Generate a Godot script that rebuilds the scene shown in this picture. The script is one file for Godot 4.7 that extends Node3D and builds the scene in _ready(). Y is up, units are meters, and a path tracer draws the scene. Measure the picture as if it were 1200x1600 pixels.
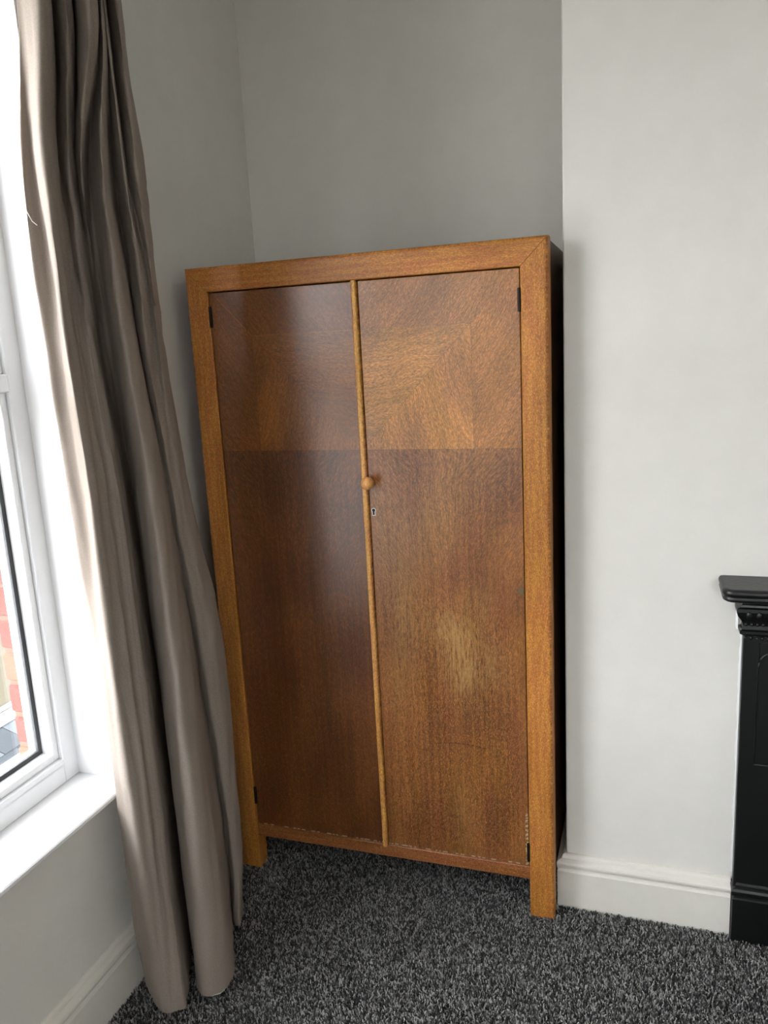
extends Node3D

# world: x to the right along the chimney breast, y up, z into the room; the wardrobe's front is z = 0
const WALL_L := -1.19
const WALL_B := -0.5
const WALL_C := -0.08
const CHIM_X := -0.198
const CEIL := 2.75
const ROOM_R := 2.9
const ROOM_F := 4.3
const FLOOR_Y := -0.008

var mats := {}
var n_a := FastNoiseLite.new()
var n_b := FastNoiseLite.new()
var n_c := FastNoiseLite.new()

func _ready() -> void:
	setup_camera()
	setup_light()
	setup_noise()
	make_materials()
	build_room()
	build_window("window_1", WIN_Z0, WIN_Z1, "white plastic framed window with transom beside the taupe curtain")
	build_window("window_2", WIN2_Z0, WIN2_Z1, "added unseen white plastic framed window further along the wall")  # out of view, added to bring more light into the alcove
	var w3 := build_window("window_3", WIN3_X0, WIN3_X1, "added unseen white plastic framed window in the wall facing the fireplace")  # unseen window, added for even light from the front
	w3.transform = Transform3D(Basis(Vector3.UP, PI / 2.0), Vector3(0, 0, ROOM_F + WALL_L))
	build_outside()
	build_wardrobe()
	build_curtain()
	build_fireplace()
	build_carpet()

# ------------------------------------------------------------------ camera and light
func setup_camera() -> void:
	var cam := Camera3D.new()
	cam.name = "camera"
	add_child(cam)
	cam.fov = 2.0 * rad_to_deg(atan(800.0 / 1236.47))
	cam.near = 0.02
	cam.far = 200.0
	cam.transform = Transform3D(Basis(Vector3.UP, deg_to_rad(18.999)) * Basis(Vector3.RIGHT, deg_to_rad(-11.678)) * Basis(Vector3.BACK, deg_to_rad(-3.047)), Vector3(0, 1.487, 1.8426))
	cam.current = true

func setup_light() -> void:
	var sky_mat := ProceduralSkyMaterial.new()   # an even overcast sky
	sky_mat.sky_top_color = Color(0.955, 0.975, 1.0)
	sky_mat.sky_horizon_color = Color(0.97, 0.985, 1.0)
	sky_mat.ground_horizon_color = Color(0.75, 0.745, 0.73)
	sky_mat.ground_bottom_color = Color(0.62, 0.61, 0.59)
	sky_mat.sky_energy_multiplier = 2.6
	sky_mat.ground_energy_multiplier = 2.0
	var sky := Sky.new()
	sky.sky_material = sky_mat
	var env := Environment.new()
	env.background_mode = Environment.BG_SKY
	env.sky = sky
	env.tonemap_mode = Environment.TONE_MAPPER_LINEAR
	env.tonemap_exposure = 1.6
	env.sdfgi_enabled = true
	env.ssao_enabled = true
	env.ssil_enabled = true
	var we := WorldEnvironment.new()
	we.name = "environment"
	we.environment = env
	add_child(we)

# ------------------------------------------------------------------ helpers: naming
func part(called: String, mesh: Mesh, m: Material, parent: Node, at := Vector3.ZERO) -> MeshInstance3D:
	var o := MeshInstance3D.new()
	o.name = called
	o.mesh = mesh
	o.material_override = m
	o.position = at
	o.cast_shadow = GeometryInstance3D.SHADOW_CASTING_SETTING_ON
	parent.add_child(o, true)
	return o

func structure(called: String, mesh: Mesh, m: Material, label: String, category: String) -> MeshInstance3D:
	var o := part(called, mesh, m, self)
	tag(o, label, category, "structure")
	return o

func tag(o: Node, label: String, category: String, kind := "", group := "") -> void:
	o.set_meta("label", label)
	o.set_meta("category", category)
	if kind != "":
		o.set_meta("kind", kind)
	if group != "":
		o.set_meta("group", group)

func thing(called: String, at: Vector3, label: String, category: String) -> Node3D:
	var o := Node3D.new()
	o.name = called
	o.position = at
	add_child(o, true)
	tag(o, label, category)
	return o

# ------------------------------------------------------------------ helpers: meshes
func start() -> SurfaceTool:
	var st := SurfaceTool.new()
	st.begin(Mesh.PRIMITIVE_TRIANGLES)
	return st

func done(st: SurfaceTool) -> ArrayMesh:
	st.generate_normals()
	st.generate_tangents()
	return st.commit()

func uv_of(p: Vector3, n: Vector3) -> Vector2:
	var a := n.abs()
	if a.z >= a.x and a.z >= a.y:
		return Vector2(p.x, -p.y)
	if a.x >= a.y:
		return Vector2(p.z, -p.y)
	return Vector2(p.x, p.z)

# a flat face whose outside lies towards "out"
func face(st: SurfaceTool, pts: Array, out: Vector3, smooth := -1, uvs: Array = []) -> void:
	var n: Vector3 = (pts[1] - pts[0]).cross(pts[2] - pts[0])
	var flip := n.dot(out) > 0.0      # front faces run clockwise
	st.set_smooth_group(smooth)
	for k in range(1, pts.size() - 1):
		var order := [0, k + 1, k] if flip else [0, k, k + 1]
		for i in order:
			st.set_uv(uvs[i] if uvs.size() else uv_of(pts[i], n))
			st.add_vertex(pts[i])

func box(st: SurfaceTool, a: Vector3, b: Vector3, c := 0.0) -> void:
	var lo := Vector3(minf(a.x, b.x), minf(a.y, b.y), minf(a.z, b.z))
	var hi := Vector3(maxf(a.x, b.x), maxf(a.y, b.y), maxf(a.z, b.z))
	var mid := (lo + hi) * 0.5
	var h := (hi - lo) * 0.5
	c = minf(c, minf(h.x, minf(h.y, h.z)) * 0.9)
	for ax in 3:
		var u := (ax + 1) % 3
		var v := (ax + 2) % 3
		for s in [-1.0, 1.0]:
			var pts := []
			for q in [[-1, -1], [1, -1], [1, 1], [-1, 1]]:
				var p := Vector3.ZERO
				p[ax] = s * h[ax]
				p[u] = q[0] * (h[u] - c)
				p[v] = q[1] * (h[v] - c)
				pts.append(mid + p)
			var o := Vector3.ZERO
			o[ax] = s
			face(st, pts, o)
	if c <= 0.0:
		return
	for ax in 3:       # the edges along ax
		var u := (ax + 1) % 3
		var v := (ax + 2) % 3
		for su in [-1.0, 1.0]:
			for sv in [-1.0, 1.0]:
				var pts := []
				for q in [[-1, 0], [1, 0], [1, 1], [-1, 1]]:
					var p := Vector3.ZERO
					p[ax] = q[0] * (h[ax] - c)
					p[u] = su * (h[u] if q[1] == 0 else h[u] - c)
					p[v] = sv * (h[v] - c if q[1] == 0 else h[v])
					pts.append(mid + p)
				var o := Vector3.ZERO
				o[u] = su
				o[v] = sv
				face(st, pts, o)
	for sx in [-1.0, 1.0]:
		for sy in [-1.0, 1.0]:
			for sz in [-1.0, 1.0]:
				var s := Vector3(sx, sy, sz)
				face(st, [mid + s * Vector3(h.x, h.y - c, h.z - c), mid + s * Vector3(h.x - c, h.y, h.z - c), mid + s * Vector3(h.x - c, h.y - c, h.z)], s)

func box_mesh(a: Vector3, b: Vector3, c := 0.0) -> ArrayMesh:
	var st := start()
	box(st, a, b, c)
	return done(st)

# a profile of (out, height) run from a to b along a wall; e0, e1 are the mitres (+1 outside corner, -1 inside corner)
func run_profile(st: SurfaceTool, prof: Array, a: Vector3, b: Vector3, out: Vector3, e0 := 0.0, e1 := 0.0) -> void:
	var along := (b - a).normalized()
	var pa := []
	var pb := []
	for q in prof:
		pa.append(a + out * q.x + Vector3.UP * q.y - along * e0 * q.x)
		pb.append(b + out * q.x + Vector3.UP * q.y + along * e1 * q.x)
	for i in prof.size() - 1:
		var t: Vector2 = prof[i + 1] - prof[i]
		var nrm := out * t.y - Vector3.UP * t.x
		face(st, [pa[i], pa[i + 1], pb[i + 1], pb[i]], nrm)
	var ca := pa.duplicate()
	face(st, ca, -along)
	face(st, pb, along)

# (radius, distance) turned about an axis through "at"
func lathe(st: SurfaceTool, prof: Array, at: Vector3, axis: Vector3, seg := 24) -> void:
	var u := axis.cross(Vector3.UP if absf(axis.y) < 0.9 else Vector3.RIGHT).normalized()
	var v := axis.cross(u).normalized()
	for i in prof.size() - 1:
		for k in seg:
			var pts := []
			var mid_dir := u * cos((k + 0.5) * TAU / seg) + v * sin((k + 0.5) * TAU / seg)
			for q in [[i, k], [i + 1, k], [i + 1, k + 1], [i, k + 1]]:
				var ang: float = q[1] * TAU / seg
				var pr: Vector2 = prof[q[0]]
				pts.append(at + (u * cos(ang) + v * sin(ang)) * pr.x + axis * pr.y)
			var t: Vector2 = prof[i + 1] - prof[i]
			var nrm: Vector3 = mid_dir * t.y - axis * t.x
			var clean := []
			for p in pts:
				if clean.is_empty() or (p.distance_to(clean[-1]) > 1e-7 and p.distance_to(clean[0]) > 1e-7):
					clean.append(p)
			if clean.size() >= 3:
				face(st, clean, nrm, 1)

func tube(st: SurfaceTool, path: Array, r: float, seg := 8) -> void:
	var rings := []
	for i in path.size():
		var d: Vector3 = (path[mini(i + 1, path.size() - 1)] - path[maxi(i - 1, 0)]).normalized()
		var u := d.cross(Vector3.UP if absf(d.y) < 0.9 else Vector3.RIGHT).normalized()
		var v := d.cross(u).normalized()
		var ring := []
		for k in seg:
			ring.append(path[i] + (u * cos(k * TAU / seg) + v * sin(k * TAU / seg)) * r)
		rings.append(ring)
	for i in path.size() - 1:
		for k in seg:
			var k2 := (k + 1) % seg
			var pts := [rings[i][k], rings[i + 1][k], rings[i + 1][k2], rings[i][k2]]
			face(st, pts, (pts[0] + pts[2]) * 0.5 - (path[i] + path[i + 1]) * 0.5, 1)
	face(st, rings[0], path[0] - path[1])
	face(st, rings[-1], path[-1] - path[-2])

func ball(st: SurfaceTool, at: Vector3, r: Vector3, seg := 10) -> void:
	for i in seg / 2:
		for k in seg:
			var pts := []
			for q in [[i, k], [i + 1, k], [i + 1, k + 1], [i, k + 1]]:
				var th: float = q[0] * PI / (seg / 2)
				var ph: float = q[1] * TAU / seg
				var p := Vector3(sin(th) * cos(ph), cos(th), sin(th) * sin(ph))
				pts.append(at + p * r)
			var clean := []
			for p in pts:
				if clean.is_empty() or (p.distance_to(clean[-1]) > 1e-7 and p.distance_to(clean[0]) > 1e-7):
					clean.append(p)
			if clean.size() >= 3:
				face(st, clean, (pts[0] + pts[2]) * 0.5 - at, 1)

# ------------------------------------------------------------------ materials
func setup_noise() -> void:
	for a in [[n_a, 11], [n_b, 23], [n_c, 37]]:
		a[0].seed = a[1]
		a[0].noise_type = FastNoiseLite.TYPE_SIMPLEX
		a[0].frequency = 1.0
		a[0].fractal_type = FastNoiseLite.FRACTAL_NONE

func plain(c: Color, rough := 0.6, metal := 0.0) -> StandardMaterial3D:
	var m := StandardMaterial3D.new()
	m.albedo_color = c
	m.roughness = rough
	m.metallic = metal
	return m

func noise_tex(freq: float, octaves: int, seed_: int, lo: Color, hi: Color, size := 512) -> NoiseTexture2D:
	var n := FastNoiseLite.new()
	n.seed = seed_
	n.noise_type = FastNoiseLite.TYPE_SIMPLEX_SMOOTH
	n.frequency = freq
	n.fractal_octaves = octaves
	var t := NoiseTexture2D.new()
	t.width = size
	t.height = size
	t.seamless = true
	t.noise = n
	var g := Gradient.new()
	g.set_color(0, lo)
	g.set_color(1, hi)
	t.color_ramp = g
	return t

func painted(c: Color, rough: float, relief: float, scale: float, seed_: int) -> StandardMaterial3D:
	var m := plain(c, rough)
	m.uv1_triplanar = true
	m.uv1_world_triplanar = true
	m.uv1_scale = Vector3.ONE * scale
	m.albedo_texture = noise_tex(0.012, 4, seed_, Color(0.98, 0.98, 0.978), Color(1, 1, 1))
	m.heightmap_enabled = true
	m.heightmap_texture = noise_tex(0.03, 4, seed_ + 1, Color.BLACK, Color.WHITE)
	m.heightmap_scale = relief
	return m

func make_materials() -> void:
	mats.wall = painted(Color(0.897, 0.883, 0.852), 0.75, 0.04, 1.4, 3)
	mats.ceiling = plain(Color(0.9, 0.9, 0.89), 0.9)
	mats.skirting = painted(Color(0.9, 0.882, 0.845), 0.38, 0.006, 3.0, 8)
	mats.upvc = plain(Color(0.91, 0.915, 0.92), 0.3)
	mats.sill = plain(Color(0.93, 0.93, 0.93), 0.35)
	mats.gasket = plain(Color(0.25, 0.25, 0.255), 0.6)
	mats.stone = painted(Color(0.78, 0.77, 0.74), 0.8, 0.05, 4.0, 77)
	mats.seal = plain(Color(0.93, 0.93, 0.92), 0.6)
	mats.glass = plain(Color(0.55, 0.6, 0.58, 0.015), 0.0)
	mats.glass.transparency = BaseMaterial3D.TRANSPARENCY_ALPHA
	mats.steel_dark = plain(Color(0.16, 0.13, 0.11), 0.5, 0.6)
	mats.nickel = plain(Color(0.75, 0.74, 0.72), 0.35, 0.9)
	mats.hole = plain(Color(0.02, 0.016, 0.012), 0.9)
	mats.iron = plain(Color(0.04, 0.043, 0.043), 0.36)
	mats.iron.uv1_triplanar = true
	mats.iron.heightmap_enabled = true
	mats.iron.heightmap_texture = noise_tex(0.05, 3, 91, Color.BLACK, Color.WHITE, 256)
	mats.iron.heightmap_scale = 0.03
	mats.iron.uv1_scale = Vector3.ONE * 4.0
	mats.soot = plain(Color(0.03, 0.03, 0.03), 0.9)
	mats.pole = plain(Color(0.2, 0.19, 0.18), 0.4, 0.7)
	mats.cloth = plain(Color(0.61, 0.56, 0.515), 0.95)
	mats.cloth.albedo_texture = cloth_texture()
	mats.cloth.uv1_scale = Vector3(12, 12, 12)
	mats.cloth.backlight_enabled = true
	mats.cloth.backlight = Color(0.12, 0.11, 0.1)
	mats.lining = plain(Color(0.93, 0.92, 0.9), 0.9)
	mats.lining.backlight_enabled = true
	mats.lining.backlight = Color(0.5, 0.5, 0.48)
	mats.door_r = wood_door(true)
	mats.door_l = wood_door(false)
	mats.frame = wood_straight(Color(0.70, 0.445, 0.19), 512, 2048, 5, 0.0)
	mats.stile = wood_straight(Color(0.70, 0.445, 0.185), 256, 2048, 7, 1.0)
	mats.rail = wood_straight(Color(0.55, 0.33, 0.17), 128, 1024, 9, 0.6)
	mats.carcass = wood_straight(Color(0.30, 0.18, 0.10), 256, 1024, 13, 0.0)
	mats.strip = wood_straight(Color(0.85, 0.61, 0.33), 64, 2048, 17, 0.2)

func image_of(w: int, h: int, data: PackedByteArray) -> ImageTexture:
	var im := Image.create_from_data(w, h, false, Image.FORMAT_RGB8, data)
	im.generate_mipmaps()
	return ImageTexture.create_from_image(im)

func cloth_texture() -> ImageTexture:      # plain weave with slubs
	var w := 256
	var data := PackedByteArray()
	data.resize(w * w * 3)
	for y in w:
		for x in w:
			var t := 0.93 + 0.05 * n_a.get_noise_2d(x * 0.9, y * 0.06) + 0.05 * n_b.get_noise_2d(x * 0.06, y * 0.9)
			t += 0.03 * (1.0 if (x + y) % 2 == 0 else -1.0)
			var v := int(clampf(t, 0.0, 1.0) * 255.0)
			var i := (y * w + x) * 3
			data[i] = v
			data[i + 1] = v
			data[i + 2] = v
	return image_of(w, w, data)

func finish_wood(m: StandardMaterial3D, tex: ImageTexture, bump: ImageTexture, rough: float) -> void:
	m.albedo_texture = tex
	m.roughness = rough
	m.heightmap_enabled = true
	m.heightmap_texture = bump
	m.heightmap_scale = 0.006

# straight-grained oak, the grain along v; the texture spans w / 1000 m by h / 1000 m
func wood_straight(base: Color, w: int, h: int, seed_: int, nicks: float) -> StandardMaterial3D:
	var data := PackedByteArray()
	data.resize(w * h * 3)
	var bump := PackedByteArray()
	bump.resize(w * h * 3)
	for y in h:
		var al := y * 0.001 + seed_ * 3.7
		for x in w:
			var ac := x * 0.001 + seed_ * 1.3 + 0.004 * n_c.get_noise_2d(al * 1.5, x * 0.002)
			var fine := n_a.get_noise_2d(al * 45.0, ac * 330.0)
			var mid := n_b.get_noise_2d(al * 6.0, ac * 75.0)
			var broad := n_c.get_noise_2d(al * 1.7, ac * 12.0)
			var pore := n_c.get_noise_2d(al * 120.0 + 9.0, ac * 420.0)
			var k := 1.0 + 0.10 * fine + 0.05 * mid + 0.06 * broad
			if pore > 0.5:
				k *= 0.86
			elif pore < -0.62:
				k *= 1.13
			var c := Color(base.r * k, base.g * k * (1.0 + 0.05 * mid), base.b * k * (1.0 + 0.12 * broad))
			if nicks > 0.0:       # little pale dents, more of them where feet and brooms knock
				var low := clampf((y - h * 0.45) / (h * 0.55), 0.0, 1.0)
				var nk := n_b.get_noise_2d(x * 0.33 + 70.0, y * 0.16)
				if nk > 0.80 - 0.10 * low * nicks:
					c = c.lerp(Color(0.88, 0.72, 0.50), 0.55)
			var i := (y * w + x) * 3
			data[i] = int(clampf(c.r, 0, 1) * 255.0)
			data[i + 1] = int(clampf(c.g, 0, 1) * 255.0)
			data[i + 2] = int(clampf(c.b, 0, 1) * 255.0)
			var b := int(clampf(0.55 + 0.3 * fine - (0.3 if pore > 0.5 else 0.0), 0, 1) * 255.0)
			bump[i] = b
			bump[i + 1] = b
			bump[i + 2] = b
	var m := StandardMaterial3D.new()
	finish_wood(m, image_of(w, h, data), image_of(w, h, bump), 0.42)
	m.uv1_scale = Vector3(1000.0 / w, 1000.0 / h, 1)
	return m

const DOOR_W := 0.396
const DOOR_H := 1.506
const DOOR_Y0 := 0.149         # of the wardrobe's own height
# quartered veneer on a door: an inner and an outer picture frame of matched leaves above a cross joint, one long leaf below
func wood_door(right: bool) -> StandardMaterial3D:
	var w := 396
	var h := 1506
	var data := PackedByteArray()
	data.resize(w * h * 3)
	var bump := PackedByteArray()
	bump.resize(w * h * 3)
	var yj := 1.249
	var yc := 1.542
	var dc := 0.288
	var marks := [[0.243, 0.69, 0.046, 0.090, 0.95], [0.205, 0.79, 0.06, 0.06, 0.6], [0.085, 0.80, 0.040, 0.15, 0.5], [0.10, 1.04, 0.06, 0.10, 0.34], [0.20, 1.08, 0.05, 0.12, 0.25], [0.225, 0.27, 0.03, 0.10, 0.34], [0.32, 0.70, 0.035, 0.09, 0.42], [0.30, 0.86, 0.04, 0.06, 0.3], [0.06, 0.62, 0.03, 0.1, 0.2]]
	for py in h:
		var y := DOOR_Y0 + DOOR_H - (py + 0.5) * 0.001
		for px in w:
			var d := 0.010 + (px + 0.5) * 0.001      # distance from the meeting of the doors
			if not right:
				d = 0.006 + (w - px - 0.5) * 0.001
			var base: Color
			var fan := 0.0
			var ang := 0.0            # of the grain, from upright, leaning out towards the hinges
			var zone := 0.0
			var seam := 1.0
			if y > yj:
				var diag := yj + (yc - yj) * d / dc
				var od := yc + (d - dc) * 1.08      # the mitre of the outer frame
				if d < dc and y < yc:
					if y > diag:
						ang = 1.36
						base = Color(0.675, 0.455, 0.205)
						zone = 1.7
					else:
						ang = -0.24
						base = Color(0.690, 0.455, 0.190)
						zone = 3.1
					seam = absf(y - diag)
				elif y > od:
					ang = 0.66
					base = Color(0.610, 0.396, 0.185)
					zone = 5.3
					seam = minf(absf(y - yc) if d < dc else 1.0, absf(y - od) if d > dc else 1.0)
				else:
					ang = 0.58
					base = Color(0.630, 0.404, 0.178)
					zone = 7.9
					seam = minf(absf(d - dc) if y < yc else 1.0, absf(y - od))
				seam = minf(seam, y - yj)
			else:
				zone = 11.0
				base = Color(0.555, 0.352, 0.170)
				var cx := d - 0.20        # a flame at the head of the long leaf
				fan = cx / (1.0 + 1.5 * pow(clampf((y - 0.85) / 0.40, 0.0, 1.0), 2.0)) - cx
				seam = yj - y
			var ca := cos(ang)
			var sa := sin(ang)
			var wob := 0.007 * n_c.get_noise_2d(d * 6.0 + zone, y * 6.0) + fan
			var al := y * ca + d * sa + zone * 0.37
			var ac := d * ca - y * sa + wob + zone
			var ripple := y > yj
			var fine := n_a.get_noise_2d(al * (42.0 if ripple else 32.0), ac * 300.0)
			var mid := n_b.get_noise_2d(al * (9.0 if ripple else 4.0), ac * 95.0)
			var broad := n_c.get_noise_2d(al * 1.6, ac * 11.0)
			var pore := n_c.get_noise_2d(al * 80.0 + 9.0, ac * 390.0)
			var k := 1.0 + (0.11 if ripple else 0.15) * fine + (0.08 if ripple else 0.10) * mid + 0.06 * broad
			if pore > 0.52:
				k *= 0.84
			elif pore < -0.6:
				k *= 1.16
			if seam < 0.0014:
				k *= 0.86 if right or y < yc or seam == y - yj else 1.4
			var c := Color(base.r * k, base.g * k, base.b * k * (1.0 + 0.1 * broad))
			var dull := n_a.get_noise_2d(d * 5.0 + 31.0, y * 3.1 + (0.0 if right else 17.0))
			if y < yj:
				c = c.lerp(Color(0.42, 0.235, 0.13) * k, clampf(0.26 + 0.40 * dull + 0.25 * mid + 0.35 * n_b.get_noise_2d(d * 70.0, y * 1.6), 0.0, 0.75))
			else:
				c = c.lerp(Color(0.50, 0.31, 0.17) * k, clampf(0.12 + 0.4 * dull, 0.0, 0.5))
			if right:
				var wear := 0.0
				for q in marks:
					var e: float = pow((d - q[0]) / q[2], 2.0) + pow((y - q[1]) / q[3], 2.0)
					if e < 5.0:
						wear += q[4] * exp(-e)
				if wear > 0.01:
					wear *= clampf(0.78 + 0.45 * n_b.get_noise_2d(d * 120.0, y * 9.0) + 0.35 * fine, 0.0, 1.2)
					c = c.lerp(Color(0.70, 0.545, 0.325), clampf(wear, 0.0, 0.85))
			else:       # left door tinted darker overall: the curtain's shade put into its colour
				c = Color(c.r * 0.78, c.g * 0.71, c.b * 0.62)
			# scratches and pale nicks
			var nk := n_b.get_noise_2d(d * 300.0 + 40.0, y * 110.0)
			if nk > (0.80 if right else 0.9) - (0.08 if y < 0.6 else 0.0):
				c = c.lerp(Color(0.86, 0.68, 0.44), 0.45)
			if right:      # a dark curved scratch and a bruised spot by the hinge edge
				if d > 0.165 and d < 0.30 and absf(y - (0.482 - 0.07 * (d - 0.17) - 1.6 * pow(d - 0.25, 2.0))) < 0.0011 + 0.0008 * n_a.get_noise_2d(d * 90.0, 1.0):
					c = c.lerp(Color(0.24, 0.13, 0.07), 0.6)
				if pow((d - 0.397) / 0.008, 2.0) + pow((y - 0.899) / 0.009, 2.0) < 1.0 + 0.6 * n_b.get_noise_2d(d * 200.0, y * 200.0):
					c = Color(0.40, 0.37, 0.25)
			# chipped edges along the foot and the hinge side
			if y < DOOR_Y0 + 0.005 and n_a.get_noise_2d(d * 60.0, 3.0) > 0.05:
				c = c.lerp(Color(0.85, 0.80, 0.70), 0.7)
			if right and d > 0.398 and y < 0.30 and n_a.get_noise_2d(d * 130.0, y * 120.0) > 0.1:
				c = c.lerp(Color(0.88, 0.82, 0.70), 0.7)
			var i := (py * w + px) * 3
			data[i] = int(clampf(c.r, 0, 1) * 255.0)
			data[i + 1] = int(clampf(c.g, 0, 1) * 255.0)
			data[i + 2] = int(clampf(c.b, 0, 1) * 255.0)
			var b := int(clampf(0.55 + 0.3 * fine - (0.3 if pore > 0.52 else 0.0), 0, 1) * 255.0)
			bump[i] = b
			bump[i + 1] = b
			bump[i + 2] = b
	var m := StandardMaterial3D.new()
	finish_wood(m, image_of(w, h, data), image_of(w, h, bump), 0.29)
	m.metallic_specular = 1.0
	return m

# ------------------------------------------------------------------ the room
const SKIRT := [Vector2(0, 0), Vector2(0.022, 0), Vector2(0.022, 0.108), Vector2(0.020, 0.113), Vector2(0.0165, 0.115), Vector2(0.0165, 0.119), Vector2(0.0215, 0.122), Vector2(0.0235, 0.127), Vector2(0.0235, 0.132), Vector2(0.0215, 0.137), Vector2(0.016, 0.140), Vector2(0.011, 0.142), Vector2(0.010, 0.147), Vector2(0.008, 0.151), Vector2(0.004, 0.153), Vector2(0, 0.153)]
const WIN_Z0 := 0.43
const WIN_Z1 := 1.50
const WIN2_Z0 := 2.45
const WIN2_Z1 := 3.95
const WIN3_X0 := 0.50
const WIN3_X1 := 1.35
const WIN_Y0 := 0.50
const WIN_Y1 := 2.32

func build_room() -> void:
	var t := 0.275
	structure("floor", box_mesh(Vector3(WALL_L - 0.27, FLOOR_Y - 0.2, WALL_B - 0.2), Vector3(ROOM_R + 0.2, FLOOR_Y, ROOM_F + 0.2)), floor_material(), "dark grey carpeted bedroom floor", "floor")
	structure("ceiling", box_mesh(Vector3(WALL_L - t, CEIL, WALL_B - 0.2), Vector3(ROOM_R + 0.2, CEIL + 0.2, ROOM_F + 0.2)), mats.ceiling, "plain white ceiling", "ceiling")
	structure("wall_back", box_mesh(Vector3(WALL_L, FLOOR_Y, WALL_B - 0.2), Vector3(CHIM_X + 0.01, CEIL, WALL_B)), mats.wall, "off-white painted alcove wall behind the wardrobe", "wall")
	structure("wall_chimney", box_mesh(Vector3(CHIM_X, FLOOR_Y, WALL_B - 0.2), Vector3(1.55, CEIL, WALL_C), 0.003), mats.wall, "off-white painted chimney breast beside the wardrobe", "wall")
	structure("wall_alcove", box_mesh(Vector3(1.55, FLOOR_Y, WALL_B - 0.2), Vector3(ROOM_R, CEIL, WALL_B)), mats.wall, "off-white wall of the further alcove", "wall")
	structure("wall_right", box_mesh(Vector3(ROOM_R, FLOOR_Y, WALL_B - 0.2), Vector3(ROOM_R + 0.2, CEIL, ROOM_F + 0.2)), mats.wall, "off-white wall opposite the window", "wall")
	var st := start()
	box(st, Vector3(WALL_L, FLOOR_Y, ROOM_F), Vector3(WIN3_X0, CEIL, ROOM_F + 0.2))
	box(st, Vector3(WIN3_X1, FLOOR_Y, ROOM_F), Vector3(ROOM_R, CEIL, ROOM_F + 0.2))
	box(st, Vector3(WIN3_X0, FLOOR_Y, ROOM_F), Vector3(WIN3_X1, WIN_Y0, ROOM_F + 0.2))
	box(st, Vector3(WIN3_X0, WIN_Y1, ROOM_F), Vector3(WIN3_X1, CEIL, ROOM_F + 0.2))
	structure("wall_front", done(st), mats.wall, "off-white wall with an added window facing the fireplace", "wall")
	st = start()
	var xo := WALL_L - t + 0.1025      # the outer leaf is brick
	for q in [[WALL_B - 0.2, WIN_Z0], [WIN_Z1, WIN2_Z0], [WIN2_Z1, ROOM_F + 0.2]]:
		box(st, Vector3(xo, FLOOR_Y, q[0]), Vector3(WALL_L, CEIL, q[1]))
	for q in [[WIN_Z0, WIN_Z1], [WIN2_Z0, WIN2_Z1]]:
		box(st, Vector3(xo, FLOOR_Y, q[0]), Vector3(WALL_L, WIN_Y0, q[1]))
		box(st, Vector3(xo, WIN_Y1, q[0]), Vector3(WALL_L, CEIL, q[1]))
	var wl := structure("wall_left", done(st), mats.wall, "off-white painted wall with the window and curtain", "wall")
	build_bricks(wl, xo, WALL_L - t)
	# skirting boards
	var y0 := Vector3(0, FLOOR_Y, 0)
	st = start()
	run_profile(st, SKIRT, Vector3(CHIM_X, FLOOR_Y, WALL_C), Vector3(0.205, FLOOR_Y, WALL_C), Vector3.BACK, 1.0, 0.0)
	run_profile(st, SKIRT, Vector3(CHIM_X, FLOOR_Y, WALL_C), Vector3(CHIM_X, FLOOR_Y, WALL_B), Vector3.LEFT, 1.0, -1.0)
	structure("baseboard_chimney", done(st), mats.skirting, "cream moulded skirting board round the chimney breast", "skirting board")
	st = start()
	run_profile(st, SKIRT, Vector3(WALL_L, FLOOR_Y, WALL_B), Vector3(WALL_L, FLOOR_Y, ROOM_F), Vector3.RIGHT, -1.0, 0.0)
	structure("baseboard_left", done(st), mats.skirting, "cream moulded skirting board under the window", "skirting board")
	st = start()
	run_profile(st, SKIRT, Vector3(WALL_L, FLOOR_Y, WALL_B), Vector3(CHIM_X, FLOOR_Y, WALL_B), Vector3.BACK, -1.0, -1.0)
	structure("baseboard_back", done(st), mats.skirting, "cream skirting board of the alcove behind the wardrobe", "skirting board")

func floor_material() -> StandardMaterial3D:
	var m := plain(Color(0.30, 0.30, 0.305), 1.0)
	m.uv1_triplanar = true
	m.uv1_world_triplanar = true
	m.uv1_scale = Vector3.ONE * 2.5
	m.albedo_texture = noise_tex(0.25, 2, 55, Color(0.35, 0.35, 0.36), Color(1, 1, 0.98), 512)
	return m

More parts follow.
